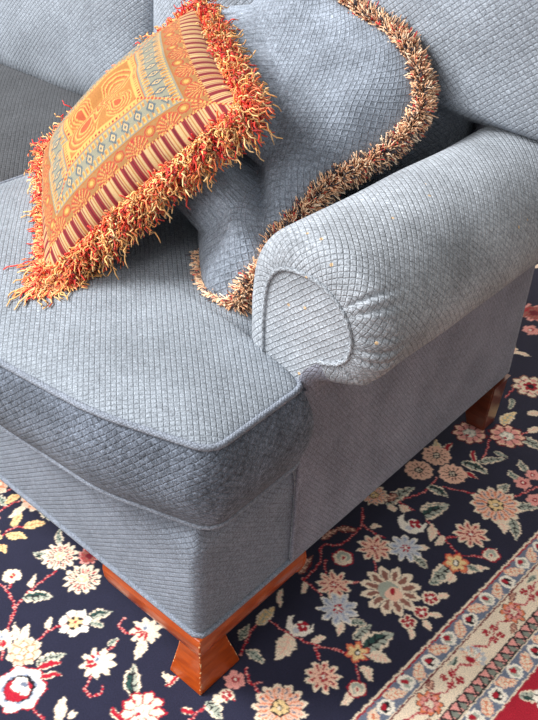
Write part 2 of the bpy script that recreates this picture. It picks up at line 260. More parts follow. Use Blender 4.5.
# arms
def make_arm(mirror):
    prof0 = [(-.112, .36), (-.113, .44), (-.115, .52), (-.115, .595), (-.104, .653), (-.070, .694), (-.015, .709), (.045, .699),
             (.094, .662), (.118, .608), (.111, .558), (.085, .525), (.05, .508), (.02, .498), (.009, .480), (.006, .45), (.006, .36), (.006, .25), (.006, .142)]
    prof = resample(catmull(prof0, 14), .0025)
    n = len(prof); T = np.gradient(prof, axis=0); T /= np.linalg.norm(T, axis=1)[:, None]; N = np.stack([-T[:, 1], T[:, 0]], 1)
    s = np.arange(n)*.0025
    L = s[-1]
    kb = min(range(n), key=lambda k: abs(prof[k, 0]-.05)+abs(prof[k, 1]-.508))      # where the roll turns under
    sb = s[kb]
    D = .041*(1-np.clip((s-(sb+.015))/.05, 0, 1))+.003
    y0, r, y1 = .200, .038, .905
    ys = []
    for k in range(9):
        th = PI/2*k/8; ys.append((y0+r*(1-math.sin(PI/2-th)) if 0 else y0+r*(1-math.cos(PI/2-th+0)) , 0))
    rows = []                                                     # (y, inset fraction, v)
    for k in range(10):
        th = PI/2*k/9                                             # 0 at the panel seam -> pi/2 full section
        rows.append((y0+r*(1-math.cos(th)), 1-math.sin(th)))
    y = y0+r
    while y < y1: y += .012; rows.append((y, 0))
    P = []; UV = []; v = 0; py = None
    pleats = [(sb-.205, 1.0), (sb-.185, .7), (sb-.115, .9), (sb-.095, .8), (sb-.045, .9), (sb-.145, .5)]
    for (yy, ins) in rows:
        if py is not None: v += math.hypot(yy-py[0], (ins-py[1])*.04)
        py = (yy, ins); R = []; U = []
        for k in range(n):
            dd = -D[k]*ins
            fall = max(0, 1-(yy-y0)/.075)**1.5*(1 if yy > y0+.001 else .25)
            for sp, am in pleats:
                w = s[k]-sp-.25*(yy-y0)*(1 if sp < sb-.12 else -.4)
                dd += fall*am*(-.0065*math.exp(-(w/.0036)**2)+.0035*math.exp(-((w-.009)/.005)**2))
            roll = 1 if s[k] < sb else max(0, 1-(s[k]-sb)/.03)
            dd += .0035*nz(prof[k, 0], yy, prof[k, 1], 7)*min(1, (yy-y0)/.05)*roll
            R.append((prof[k, 0]+N[k, 0]*dd, yy, prof[k, 1]+N[k, 1]*dd)); U.append((s[k], v))
        P.append(R); UV.append(U)
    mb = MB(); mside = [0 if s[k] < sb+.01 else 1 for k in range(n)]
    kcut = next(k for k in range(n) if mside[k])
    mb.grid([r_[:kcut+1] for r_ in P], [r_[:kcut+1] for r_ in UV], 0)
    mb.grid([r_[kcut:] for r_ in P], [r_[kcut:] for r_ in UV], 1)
    mb.face(P[-1], [(q[0], q[2]) for q in P[-1]], 1)
    fr = P[0]
    panel = MB(); cx = (-.02, .60)
    # slightly domed front panel
    ring = [Vector(q) for q in fr]
    panel.face([(q.x, q.y, q.z) for q in ring], [(q.x, q.z) for q in ring])
    welt = MB(); kk = [k for k in range(0, n) if s[k] < sb+.02]
    tube(welt, [(fr[k][0], fr[k][1]-.0002, fr[k][2]) for k in kk[::2]], .0032, 8)
    seam = MB(); tube(seam, [(.006, y0+.0005, z) for z in np.linspace(.145, .49, 40)], .003, 6)
    if mirror:
        for m_ in (mb, panel, welt, seam): m_.v = [(LX-a, b, c) for a, b, c in m_.v]
    o = mb.build('arm', [M_arm, M_side], sofa)
    panel.build('arm_panel', M_arm, o, smooth=False); welt.build('welt_cord', M_arm, o); seam.build('side_welt', M_side, o)
    return o
arm_r = make_arm(False); make_arm(True)

# seat cushions
def cushion(mb, outl, cen, ze, zb, crown, bulge, crownb=.0, wrinkle=.003, mi=(0, 1), bot_in=.012, sag=None):
    O = np.array(outl); n = len(O); C = np.array(cen)
    T = np.roll(O, -1, 0)-np.roll(O, 1, 0); T /= np.linalg.norm(T, axis=1)[:, None]; N = np.stack([T[:, 1], -T[:, 0]], 1)
    area = (O[:, 0]*np.roll(O[:, 1], -1)-np.roll(O[:, 0], -1)*O[:, 1]).sum()
    if area < 0: N = -N
    arc = np.concatenate([[0], np.cumsum(np.linalg.norm(np.diff(np.vstack([O, O[:1]]), axis=0), axis=1))])
    S = sag or (lambda x, y: 0)
    ts = [0, .08, .16, .24, .32, .4, .48, .56, .64, .71, .77, .83, .88, .92, .95, .97, .985, 1]
    P = []; UV = []
    for t in ts:
        R = []
        for k in list(range(n))+[0]:
            p = C+(O[k]-C)*t
            z = ze+crown*(1-t**5)**.8+S(p[0], p[1])+wrinkle*nz(p[0], p[1], ze, 9)*(1-t**8)*1.5
            R.append((p[0], p[1], z))
        P.append(R); UV.append([(q[0], q[1]) for q in R])
    mb.grid(P, UV, mi[0])
    P2 = []; UV2 = []; m = 12
    for j in range(m+1):
        f = j/m; R = []; U = []
        for k in list(range(n))+[0]:
            zt = ze+S(*O[k]); z = zt+(zb-zt)*f
            off = bulge*math.sin(PI*f)**.8-bot_in*f+.004*nz(O[k, 0], O[k, 1], z, 14)*math.sin(PI*f)
            p = O[k]+N[k]*off; R.append((p[0], p[1], z)); U.append((arc[k if (k or len(R) <= n) else 0] if len(R) <= n else arc[n], z))
        P2.append(R); UV2.append(U)
    mb.grid(P2, UV2, mi[1])
    bot = P2[-1][:-1]
    P3 = []; UV3 = []
    for t in (1, .97, .93, .88, .8, .6, .3, 0):
        R = []
        for q in bot+[bot[0]]:
            R.append((C[0]+(q[0]-C[0])*t, C[1]+(q[1]-C[1])*t, zb-crownb*(1-t**5)**.8))
        P3.append(R); UV3.append([(q[0], q[1]) for q in R])
    mb.grid(P3, UV3, mi[1])
    return P[-1][:-1], bot

def sagf(x, y):
    return -.012*max(0, 1-((x+.48)/.33)**2)*max(0, 1-(y+.05)/.30) if y < .25 else 0
SEAT = [(-.815, .724, .03), (-.815, -.03, .04), (-.36, -.047, .3), (-.15, -.033, .3), (.010, .018, .034), (.006, .2, .02), (-.112, .206, .012), (-.118, .724, .03)]
so = resample(rounded(SEAT), .011, True)
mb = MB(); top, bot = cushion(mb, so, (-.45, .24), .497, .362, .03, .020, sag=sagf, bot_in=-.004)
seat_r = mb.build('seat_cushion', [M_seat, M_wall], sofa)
pm = MB(); tube(pm, top, .0048, 8, True); tube(pm, bot, .0045, 8, True); pm.build('piping', M_cord, seat_r)
SEAT2 = [(-.823, .724, .03), (-.823, -.03, .04), (LX+.36, -.04, .3), (LX-.01, .02, .036), (LX-.012, .2, .02), (LX+.112, .206, .012), (LX+.118, .724, .03)]
so2 = resample(rounded(SEAT2), .011, True)
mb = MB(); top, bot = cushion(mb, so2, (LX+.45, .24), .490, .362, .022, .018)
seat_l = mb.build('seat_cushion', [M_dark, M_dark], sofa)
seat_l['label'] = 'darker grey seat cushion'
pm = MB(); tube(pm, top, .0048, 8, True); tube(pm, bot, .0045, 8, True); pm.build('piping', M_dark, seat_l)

# back: frame and two cushions, the right one with an ear over the arm
mb = MB()
bo = resample(rounded([(LX, .815, .03), (.0, .815, .03), (.0, .92, .03), (LX, .92, .03)]), .015, True)
zs = [(.142+k*.03, 0.002) for k in range(26)]+[(.905, -.001), (.915, -.006), (.922, -.016)]
O, N = shell(mb, bo, zs, (LX/2, .86)); q = O+N*-.016
mb.face([(a[0], a[1], .922) for a in q], [(a[0], a[1]) for a in q])
mb.build('back_frame', M_side, sofa)
def back_cushion(mirror):
    sp = -.868 if not mirror else -.844
    out = [(sp, 0, .05), (-.130, 0, .05), (-.130, .226, .03), (.085, .222, .03), (.085, .47, .06), (sp, .47, .06)]
    o = resample(rounded(out), .013, True)
    mb = MB(); top, bot = cushion(mb, o, (-.43, .33), 0, -.10, .055, .02, crownb=.0, wrinkle=.006, mi=(0, 0))
    tl = math.radians(3)
    def T(p):
        x, h, d = p                       # h up the back, d forward
        return (x, .722+h*math.sin(tl)-d*math.cos(tl), .483+h*math.cos(tl)+d*math.sin(tl))
    pm = MB(); tube(pm, top, .0048, 8, True)
    for m_ in (mb, pm):
        m_.v = [T(p) for p in m_.v]
        if mirror: m_.v = [(LX-a, b, c) for a, b, c in m_.v]
    return mb.build('back_cushion', M_back, sofa)
back_r = back_cushion(False); back_l = back_cushion(True)

# feet: bracketed front feet, plain tapered back feet
def front_foot(mirror):
    foot = MB()
    # flared foot: waist under the bracket, wide base on the rug
    lv = [(0, .003, .066, .086), (.004, .003, .066, .086), (.03, -.004, .063, .080), (.055, -.0105, .060, .073), (.08, -.015, .058, .068), (.10, -.016, .057, .066)]
    P = []
    for z, o_, xx, yy in lv:
        P.append([(-xx, -o_, z), (o_, -o_, z), (o_, yy, z), (-xx, yy, z), (-xx, -o_, z)])
    foot.grid(P, [[(0, 0)]*5]*len(P)); foot.face(P[0][:4], [(0, 0)]*4); foot.face(P[-1][:4], [(0, 0)]*4)
    # bracket under the rail: L of a moulding with a rounded lower arris
    sec = [(.030, .137), (-.0045, .137), (-.007, .126), (-.007, .112), (-.003, .098), (.006, .088), (.018, .083), (.030, .083)]   # (inset, z)
    br = MB()
    def endx(z): return .012*((.137-z)/.045)**2
    A = []; B = []; Cc = []
    for ins, z in sec:
        A.append((-.214+endx(z), ins, z)); B.append((-ins, ins, z)); Cc.append((-ins, .236-endx(z), z))
    A.append(A[0]); B.append(B[0]); Cc.append(Cc[0])
    br.grid([A, B, Cc], [[(0, 0)]*len(A)]*3); br.face(A[:-1], [(0, 0)]*len(sec)); br.face(Cc[:-1], [(0, 0)]*len(sec))
    for m_ in (foot, br):
        if mirror: m_.v = [(LX-a, b, c) for a, b, c in m_.v]
    f = foot.build('foot', [M_wood, M_worn], sofa, smooth=False, bevel=.0022)
    for p_ in f.data.polygons: p_.material_index = 1 if abs(p_.normal.x) > .3 and abs(p_.normal.y) > .3 else 0   # upright arrises
    b_ = br.build('bracket', [M_wood, M_worn], f, smooth=False, bevel=.0022)
    for p_ in b_.data.polygons:                                   # only the corner mitre is rubbed
        x_ = LX-p_.center.x if mirror else p_.center.x
        p_.material_index = 1 if abs(x_+p_.center.y) < .0016 else 0
def back_foot(mirror):
    m_ = MB(); lv = [(0, .012, .045), (.13, .004, .075)]; P = []
    for z, o_, w in lv:
        P.append([(-w, .855+(.01 if z == 0 else 0), z), (-o_+.01, .855+(.01 if z == 0 else 0), z), (-o_+.01, .915, z), (-w, .915, z), (-w, .855+(.01 if z == 0 else 0), z)])
    m_.grid(P, [[(0, 0)]*5]*2); m_.face(P[0][:4], [(0, 0)]*4); m_.face(P[1][:4], [(0, 0)]*4)
    if mirror: m_.v = [(LX-a, b, c) for a, b, c in m_.v]
    m_.build('foot', M_wood2, sofa, smooth=False, bevel=.003)
front_foot(False); front_foot(True); back_foot(False); back_foot(True)
# ------------------------------------------------------------------ the rug: pattern painted into colour attributes of a fine mesh
RX0, RX1, RY0, RY1, RS = -2.3, .60, -1.1, 1.95, .00125
NW, NH = int((RX1-RX0)/RS), int((RY1-RY0)/RS)
NAVY = lin3((36, 37, 58)); CREAM = lin3((240, 222, 198)); PEACH = lin3((244, 198, 174)); RED = lin3((172, 30, 50)); DRED = lin3((112, 26, 40))
GREY = lin3((204, 205, 210)); GREEN = lin3((44, 76, 72)); SAGE = lin3((172, 178, 164)); YEL = lin3((240, 208, 152)); ORG = lin3((226, 130, 92))
SLATE = lin3((112, 122, 142)); BROWN = lin3((150, 100, 88)); BLACK = lin3((26, 24, 34)); PINK = lin3((232, 160, 152)); WHITE = lin3((246, 238, 224))
IMG = np.empty((NH, NW, 3), np.float32); IMG[:] = NAVY
rng = np.random.default_rng(7)
def region(x0, x1, y0, y1):
    a, b = max(0, int((x0-RX0)/RS)), min(NW, int((x1-RX0)/RS)+2); c, d = max(0, int((y0-RY0)/RS)), min(NH, int((y1-RY0)/RS)+2)
    if b <= a or d <= c: return None
    X, Y = np.meshgrid(RX0+(np.arange(a, b)+.5)*RS, RY0+(np.arange(c, d)+.5)*RS)
    # hand-knotted wobble of every outline
    X = X+.0011*np.sin(Y*310+X*170)+.0007*np.sin(Y*790-X*530); Y = Y+.0011*np.sin(X*290-Y*150)+.0007*np.sin(X*830+Y*470)
    return X, Y, IMG[c:d, a:b]
def put(v, mask, colr): v[mask] = colr

def flower(x, y, R, n, rot, ci, co_, cl, sharp=.45, inner=.5, ctr=None, ring=None, outl=None, ow=.09, fill=.75, streak=None):
    g = region(x-R*1.2, x+R*1.2, y-R*1.2, y+R*1.2)
    if g is None: return
    X, Y, V = g; dx, dy = X-x, Y-y; rr = np.hypot(dx, dy)/R; th = np.arctan2(dy, dx)-rot
    ph = np.abs(((th*n/(2*PI)) % 1)-.5)*2                       # 0 at petal axis .. 1 between petals
    edge = inner+(1-inner)*(1-ph**(1/sharp*.5 if sharp < 1 else 1))**(sharp if sharp < 1 else .5)
    edge = np.where(True, edge, edge)
    if outl is not None: put(V, rr < edge, outl)
    e2 = edge-(ow if outl is not None else 0)
    put(V, rr < e2, co_)
    put(V, rr < e2*fill, ci)
    if cl is not None: put(V, (rr < e2*.96) & (ph > .80) & (rr > .25), cl)
    if streak is not None: put(V, (ph < .22) & (rr > .34) & (rr < e2*.74), streak)
    if ring is not None: put(V, rr < .34, ring)
    if ctr is not None:
        k = 6; t6 = np.abs(((th*k/(2*PI)) % 1)-.5)*2
        put(V, (rr < .26) & (t6 < .62), ctr); put(V, rr < .09, WHITE if ctr is not WHITE else RED)
def disc(x, y, R, c, sx=1, rot=0):
    g = region(x-R*1.3, x+R*1.3, y-R*1.3, y+R*1.3)
    if g is None: return
    X, Y, V = g; dx, dy = X-x, Y-y; a = dx*math.cos(rot)+dy*math.sin(rot); b = -dx*math.sin(rot)+dy*math.cos(rot)
    put(V, np.hypot(a, b/sx) < R, c)
def leaf(x0, y0, x1, y1, w, kind='g', bend=.12):
    L = math.hypot(x1-x0, y1-y0); cx, cy = (x0+x1)/2, (y0+y1)/2
    g = region(cx-L*.7-w, cx+L*.7+w, cy-L*.7-w, cy+L*.7+w)
    if g is None: return
    X, Y, V = g; ux, uy = (x1-x0)/L, (y1-y0)/L
    t = ((X-x0)*ux+(Y-y0)*uy)/L; s = (-(X-x0)*uy+(Y-y0)*ux)/w
    s = s-bend*np.sin(np.clip(t, 0, 1)*PI)*L/w*.5
    serr = 1-.22*np.abs(((t*5.2) % 1)-.2)
    half = .56*np.clip(np.sin(PI*np.clip(t, 0, 1)**.75), 0, 1)**.8*serr
    inb = (t > 0) & (t < 1)
    K = {'g': (CREAM, SAGE, GREEN), 'c': (CREAM, CREAM, PEACH), 'y': (YEL, YEL, ORG), 'r': (CREAM, RED, RED), 'k': (CREAM, YEL, SAGE), 'b': (DRED, BROWN, PEACH),
         'p': (PEACH, CREAM, ORG), 'w': (WHITE, WHITE, SAGE)}[kind]
    put(V, inb & (np.abs(s) < half), K[0])
    put(V, inb & (np.abs(s) < half*.68), K[1])
    dk = kind == 'g' and (int(abs(x0)*9173+abs(y1)*7919) % 5 < 2)
    put(V, inb & (s > .03) & (s < half*.62) & (t < .75), K[2] if dk else K[1])
    vein = np.abs(((t*5.2-np.abs(s)*1.4) % 1)-.5)
    put(V, inb & (np.abs(s) < half*.78) & ((np.abs(s) < .045) | (vein < .11)) & (t < .86) & (t > .06), K[2] if kind != 'g' else BLACK if w > .018 else GREEN)
def stem(pts, w=.0032, c1=None, c2=None):
    P = np.array(catmull(pts, 8)); c1 = RED if c1 is None else c1
    seg = resample(P, .002)
    for k, q in enumerate(seg):
        g = region(q[0]-w, q[0]+w, q[1]-w, q[1]+w)
        if g is None: continue
        X, Y, V = g; put(V, np.hypot(X-q[0], Y-q[1]) < w*.62, c1 if (k % 3) else (PINK if c2 is None else c2))
def motif(t, x, y, R):
    rot = rng.uniform(0, 6)
    if t == 'cdaisy':
        flower(x, y, R, 13, rot, CREAM, CREAM, NAVY, .45, .55, streak=RED, ring=CREAM)
        for k in range(6): disc(x+R*.19*math.cos(k*1.05+rot), y+R*.19*math.sin(k*1.05+rot), R*.085, YEL)
        for k in range(9): disc(x+R*.37*math.cos(k*.7+rot), y+R*.37*math.sin(k*.7+rot), R*.05, BLACK)
    elif t == 'pdaisy': flower(x, y, R, 9, rot, PEACH, CREAM, None, .5, .42, ctr=RED, streak=PINK if R < .03 else RED, fill=.86)
    elif t == 'gdaisy': flower(x, y, R, 9, rot, GREY, WHITE, None, .5, .38, ctr=RED, ring=None, fill=.9, streak=SLATE*1.9)
    elif t == 'bigp':
        flower(x, y, R, 13, rot, PEACH, CREAM, ORG, .5, .66, streak=None, fill=.88)
        g = region(x-R, x+R, y-R, y+R)
        if g: 
            X, Y, V = g; rr = np.hypot(X-x, Y-y)/R; th = np.arctan2(Y-y, X-x)-rot; ph = np.abs(((th*13/(2*PI)) % 1)-.5)*2
            put(V, (rr > .4) & (rr < .75) & (ph < .16), SLATE); put(V, (rr > .75) & (rr < .8) & (ph < .3), ORG)
        disc(x, y, R*.33, BLACK); 
        for k in range(6): disc(x+R*.2*math.cos(k*1.05), y+R*.2*math.sin(k*1.05), R*.1, YEL)
        disc(x, y, R*.08, CREAM)
    elif t == 'big':
        flower(x, y, R, 12, rot, CREAM, CREAM, None, .5, .6); 
        g = region(x-R, x+R, y-R, y+R)
        if g:
            X, Y, V = g; rr = np.hypot(X-x, Y-y)/R; th = np.arctan2(Y-y, X-x)-rot; ph = np.abs(((th*12/(2*PI)) % 1)-.5)*2
            put(V, (rr > .40) & (rr < .82-.3*ph) & (ph < .55), BROWN); put(V, (rr < 1) & (ph > .93) & (rr > .5), NAVY)
        disc(x, y, R*.40, CREAM); disc(x-R*.06, y-R*.05, R*.34, SAGE); disc(x+R*.14, y-R*.06, R*.26, PEACH); disc(x+R*.06, y, R*.11, RED)
    elif t == 'rosette':
        flower(x, y, R, 7, rot, WHITE, WHITE, PINK, 1, .72, fill=.9); flower(x, y, R*.52, 5, rot, BLACK, BLACK, None, .5, .6)
        flower(x, y, R*.46, 5, rot+.6, YEL, YEL, GREEN, .5, .3, ctr=None); disc(x, y, R*.1, RED)
    elif t in ('redros', 'ros2'):
        flower(x, y, R, 9, rot, CREAM if t == 'redros' else PINK, CREAM if t == 'redros' else PEACH, RED if t == 'redros' else DRED, 1, .72, outl=RED if t == 'redros' else DRED, ow=.10, fill=.8)
        disc(x, y, R*.36, SAGE); 
        for k in range(5): disc(x+R*.2*math.cos(k*1.26), y+R*.2*math.sin(k*1.26), R*.13, WHITE)
        disc(x, y-R*.22, R*.09, RED)
    elif t == 'trio':
        flower(x, y, R, 12, rot, PEACH, PEACH, None, 1, .86, streak=DRED, ring=PEACH); disc(x, y, R*.3, BLACK)
        for k in range(4): disc(x+R*.15*math.cos(k*1.57), y+R*.15*math.sin(k*1.57), R*.08, CREAM)
    elif t == 'peony':
        flower(x, y, R, 8, rot, PEACH, CREAM, ORG, 1, .78, fill=.9)
        for k in range(5): disc(x+R*.42*math.cos(k*1.26), y+R*.42*math.sin(k*1.26), R*.26, ORG); disc(x+R*.42*math.cos(k*1.26), y+R*.42*math.sin(k*1.26), R*.2, CREAM)
        disc(x, y, R*.27, ORG); disc(x, y, R*.2, CREAM); disc(x, y, R*.08, RED)
    elif t == 'lotus':
        flower(x, y, R, 7, rot, GREY, WHITE, SLATE, 1, .74, outl=RED, ow=.06, fill=.82)
        flower(x, y, R*.82, 7, rot+.4, SLATE*1.4, GREY, None, 1, .72)
        disc(x, y, R*.54, BLACK); disc(x, y-R*.05, R*.47, RED); disc(x-R*.12, y+R*.12, R*.3, WHITE); disc(x+R*.24, y+R*.08, R*.15, WHITE); disc(x-R*.02, y+R*.26, R*.12, SLATE)
    elif t == 'bell':
        flower(x, y, R, 9, rot, CREAM, CREAM, None, .5, .5); 
        for k in range(4): leaf(x, y, x+R*.72*math.cos(rot+k*.62), y+R*.72*math.sin(rot+k*.62), R*.34, 'r')
        disc(x-R*.2, y+R*.15, R*.22, GREY); disc(x-R*.2, y+R*.15, R*.1, SLATE)
    elif t == 'comma':
        disc(x, y, R, WHITE); disc(x-R*.1, y+R*.5, R*.8, NAVY); disc(x+R*.2, y-R*.05, R*.52, WHITE)
        for k in range(4): disc(x+R*.22+R*.28*math.cos(k*1.57), y+R*.02+R*.28*math.sin(k*1.57), R*.2, RED)
        disc(x+R*.1, y-R*.55, R*.22, GREY)
    elif t == 'star':
        flower(x, y, R, 6, rot, YEL, ORG, None, .5, .42, outl=RED, ow=.07, fill=.78); disc(x, y, R*.25, BLACK); disc(x, y, R*.16, WHITE)
    elif t == 'tulip':
        disc(x, y, R, RED); disc(x, y, R*.84, CREAM); disc(x-R*.1, y+R*.1, R*.6, SAGE); disc(x+R*.05, y-R*.05, R*.36, CREAM); disc(x+R*.05, y, R*.18, RED)
    elif t == 'redsm':
        flower(x, y, R, 5, rot, RED, CREAM, CREAM, 1, .72, fill=.76); disc(x, y, R*.22, WHITE)
    elif t == 'small': flower(x, y, R, 5, rot, CREAM, CREAM, None, 1, .7); disc(x, y, R*.28, RED); disc(x-R*.1, y, R*.13, YEL)
    elif t == 'pinks': flower(x, y, R, 6, rot, PINK, PINK, None, 1, .7); disc(x, y, R*.34, RED); disc(x, y, R*.16, WHITE)
    elif t == 'dark': flower(x, y, R, 10, rot, BROWN, PINK, RED, .5, .6, fill=.8, streak=RED); disc(x, y, R*.3, DRED)
    elif t == 'dark2':
        flower(x, y, R, 9, rot, PINK, CREAM, DRED, 1, .7, outl=BROWN, ow=.08); flower(x, y, R*.6, 6, rot, RED, CREAM, None, 1, .6, fill=.7); disc(x, y, R*.18, BLACK)

# filler motifs across the part of the field no flower of the list below reaches
occ = [(a[1], a[2], a[3]) for a in FL]
kinds = ['pdaisy', 'gdaisy', 'cdaisy', 'bigp', 'ros2', 'rosette', 'trio', 'star', 'peony', 'pinks', 'redsm', 'tulip']
fill = []
for _ in range(2600):
    x, y = rng.uniform(RX0+.05, .17), rng.uniform(RY0+.05, RY1-.05); k = kinds[rng.integers(len(kinds))]
    R = {'bigp': .042, 'pinks': .015, 'redsm': .014, 'tulip': .015, 'trio': .023, 'star': .022}.get(k, .031)*rng.uniform(.9, 1.1)
    if -.52 < x < .2 and -.26 < y < .90: continue
    if all(math.hypot(x-a, y-b) > R+c+.035 for a, b, c in occ): occ.append((x, y, R)); fill.append((k, x, y, R))
for k, x, y, R in fill:
    a = rng.uniform(0, 6.28)
    stem([(x, y), (x+1.6*R*math.cos(a), y+1.6*R*math.sin(a)), (x+2.6*R*math.cos(a+.5), y+2.6*R*math.sin(a+.5))])
    for d in (1.3, 2.6): leaf(x+R*.8*math.cos(a+d), y+R*.8*math.sin(a+d), x+(R+.035)*math.cos(a+d+.2), y+(R+.035)*math.sin(a+d+.2), .016, 'gcgk'[rng.integers(4)])
for s_ in ST: stem(s_)
for l in LV: leaf(*l)
for k, x, y, R in fill: motif(k, x, y, R)
order = {'bigp': 1, 'big': 2, 'gdaisy': 1}
for m_ in sorted(FL, key=lambda a: order.get(a[0], 0)): motif(*m_)

# the border runs along the right edge, turned a little against the sofa
XI0 = .193; SL = .046; BK = 1.035
X, Y = np.meshgrid(RX0+(np.arange(NW)+.5)*RS, RY0+(np.arange(NH)+.5)*RS)
XI = (X-XI0-SL*Y)/BK+.0007*np.sin(Y*330)+.0005*np.sin(Y*900+X*400)
bands = [(0, .0035, CREAM), (.0035, .0065, RED), (.0065, .0375, SLATE), (.0375, .0395, CREAM), (.0395, .042, DRED), (.042, .090, CREAM), (.090, .0925, BLACK),
         (.0925, .109, PINK), (.109, .1115, BLACK), (.1115, .114, CREAM), (.114, .146, SLATE), (.146, .1485, CREAM), (.1485, .30, RED*.95), (.30, .304, CREAM), (.304, 9, NAVY)]
for a, b, c in bands: IMG[(XI >= a) & (XI < b)] = c
zz = np.abs((Y/.021) % 1-.5)*2*.0165
IMG[(XI > .0925) & (XI < .109) & (np.abs(XI-.0925-zz) < .0027)] = BLACK
IMG[(XI > .0925) & (XI < .109) & (XI-.0925 > zz+.0027) & (np.abs((Y/.021) % 1-.5) < .25)] = SAGE*.6
del X, Y, XI, zz
bx = lambda xi, y: (XI0+SL*y+xi*BK, y)
pitch_ = .0585; y = -1.05; k = 0
while y < 1.9:
    for c, R in ((.022, .0142), (.130, .0142)):
        yy = y+(.02 if c > .1 else 0); x, q = bx(c, yy); o_ = (.002 if k % 2 else -.002)
        disc(x+o_, q, R, WHITE); disc(x+o_, q, R*.62, BLACK if k % 2 else SAGE); disc(x+o_-R*.25, q-R*.1, R*.36, RED); disc(x+o_+R*.35, q+R*.1, R*.22, WHITE)
        s_ = 1 if k % 2 else -1
        leaf(*bx(c-.012*s_, yy+.014), *bx(c+.011*s_, yy+.046), .0195, 'p', .05)
    y += pitch_; k += 1
y = -1.0; k = 0
while y < 1.9:
    t = k % 4; x, q = bx(.066, y)
    if t in (1, 3):
        for a, b in ((-.010, -.007), (.006, -.010), (-.006, .009), (.010, .006)): flower(*bx(.066+a, y+b), .0075, 4, .5+k, RED, RED, CREAM, 1, .7)
        stem([bx(.056, y-.045), bx(.072, y-.028), bx(.066, y)], .003); stem([bx(.066, y), bx(.060, y+.028), bx(.076, y+.046)], .003)
    elif t == 0:
        flower(x, q, .0235, 8, .3, PINK, ORG, DRED, .5, .6, outl=BLACK, ow=.06); disc(x, q, .009, RED); flower(x, q, .0075, 4, .2, CREAM, CREAM, RED, 1, .6)
        leaf(*bx(.052, y+.018), *bx(.046, y+.042), .012, 'b'); leaf(*bx(.08, y-.02), *bx(.086, y-.042), .012, 'b')
    else:
        for d in range(7): leaf(x, q-.012, x+.027*math.cos(.35+d*.4), q-.012+.034*math.sin(.35+d*.4), .011, 'w' if d % 2 else 'p')
        for d in range(7): disc(x+.021*math.cos(.35+d*.4), q-.012+.027*math.sin(.35+d*.4), .004, GREY*.9)
        disc(x, q-.01, .007, RED); leaf(*bx(.05, y-.02), *bx(.048, y-.046), .011, 'g')
    y += .0615; k += 1
y = -1.0; k = 0
while y < 1.9:
    x, q = bx(.185+.03*(k % 2), y)
    leaf(x-.008, q, x-.035, q-.022, .022, 'g'); leaf(x+.005, q+.006, x+.02, q+.035, .02, 'g'); flower(x, q, .019, 6, .4*k, WHITE, WHITE, BLACK, 1, .7); disc(x, q, .006, RED)
    flower(*bx(.255, y+.03), .026, 9, k, PEACH, CREAM, SLATE, .5, .6, ctr=RED)
    y += .085; k += 1

def lines(a, b, fa, fb, fine, coarse):
    L = list(np.arange(a, fa, coarse))+list(np.arange(fa, fb, fine))+list(np.arange(fb, b, coarse))+[b]
    return np.array(L)
gx = lines(RX0, RX1, -.62, .44, .0019, .007); gy = lines(RY0, RY1, -.30, 1.25, .0021, .007)
nx, ny = len(gx), len(gy)
IMG2 = IMG.copy()                                                # soften by one knot so that outlines read as wool
IMG2[1:-1, 1:-1] = .64*IMG[1:-1, 1:-1]+.09*(IMG[:-2, 1:-1]+IMG[2:, 1:-1]+IMG[1:-1, :-2]+IMG[1:-1, 2:])
ix = np.clip(((gx-RX0)/RS).astype(int), 0, NW-1); iy = np.clip(((gy-RY0)/RS).astype(int), 0, NH-1)
C = IMG2[iy][:, ix].reshape(-1, 3)
GX, GY = np.meshgrid(gx, gy)
V = np.zeros((nx*ny+4, 3), np.float32); V[:nx*ny, 0] = GX.ravel(); V[:nx*ny, 1] = GY.ravel()
V[nx*ny:] = [(RX0, RY0, -.012), (RX1, RY0, -.012), (RX1, RY1, -.012), (RX0, RY1, -.012)]
I = np.arange(nx*ny).reshape(ny, nx)
Q = np.stack([I[:-1, :-1], I[:-1, 1:], I[1:, 1:], I[1:, :-1]], -1).reshape(-1, 4)
me = bpy.data.meshes.new('rug'); b0 = nx*ny
skirt = [list(I[0, :])[::-1]+[b0, b0+1], list(I[:, -1])[::-1]+[b0+1, b0+2], list(I[-1, :])+[b0+2, b0+3], list(I[:, 0])+[b0+3, b0]]
nq = len(Q); lt = np.concatenate([Q.ravel(), *[np.array(s_) for s_ in skirt]]).astype(np.int32)
tot = np.concatenate([np.full(nq, 4), [len(s_) for s_ in skirt]]).astype(np.int32)
me.vertices.add(len(V)); me.vertices.foreach_set('co', V.ravel())
me.loops.add(len(lt)); me.loops.foreach_set('vertex_index', lt)
me.polygons.add(len(tot)); me.polygons.foreach_set('loop_start', np.concatenate([[0], np.cumsum(tot)[:-1]]).astype(np.int32))
me.update(calc_edges=True); me.validate()
set_col(me, np.vstack([C, np.tile(NAVY, (4, 1))]))
me.materials.append(vcol('rug_wool', .95, .5, 420, .15, .28, .002, .1))
rug = bpy.data.objects.new('rug', me); col.objects.link(rug)
rug['label'] = 'navy floral rug with a cream and red border lying under the sofa'; rug['category'] = 'rug'
del IMG, IMG2
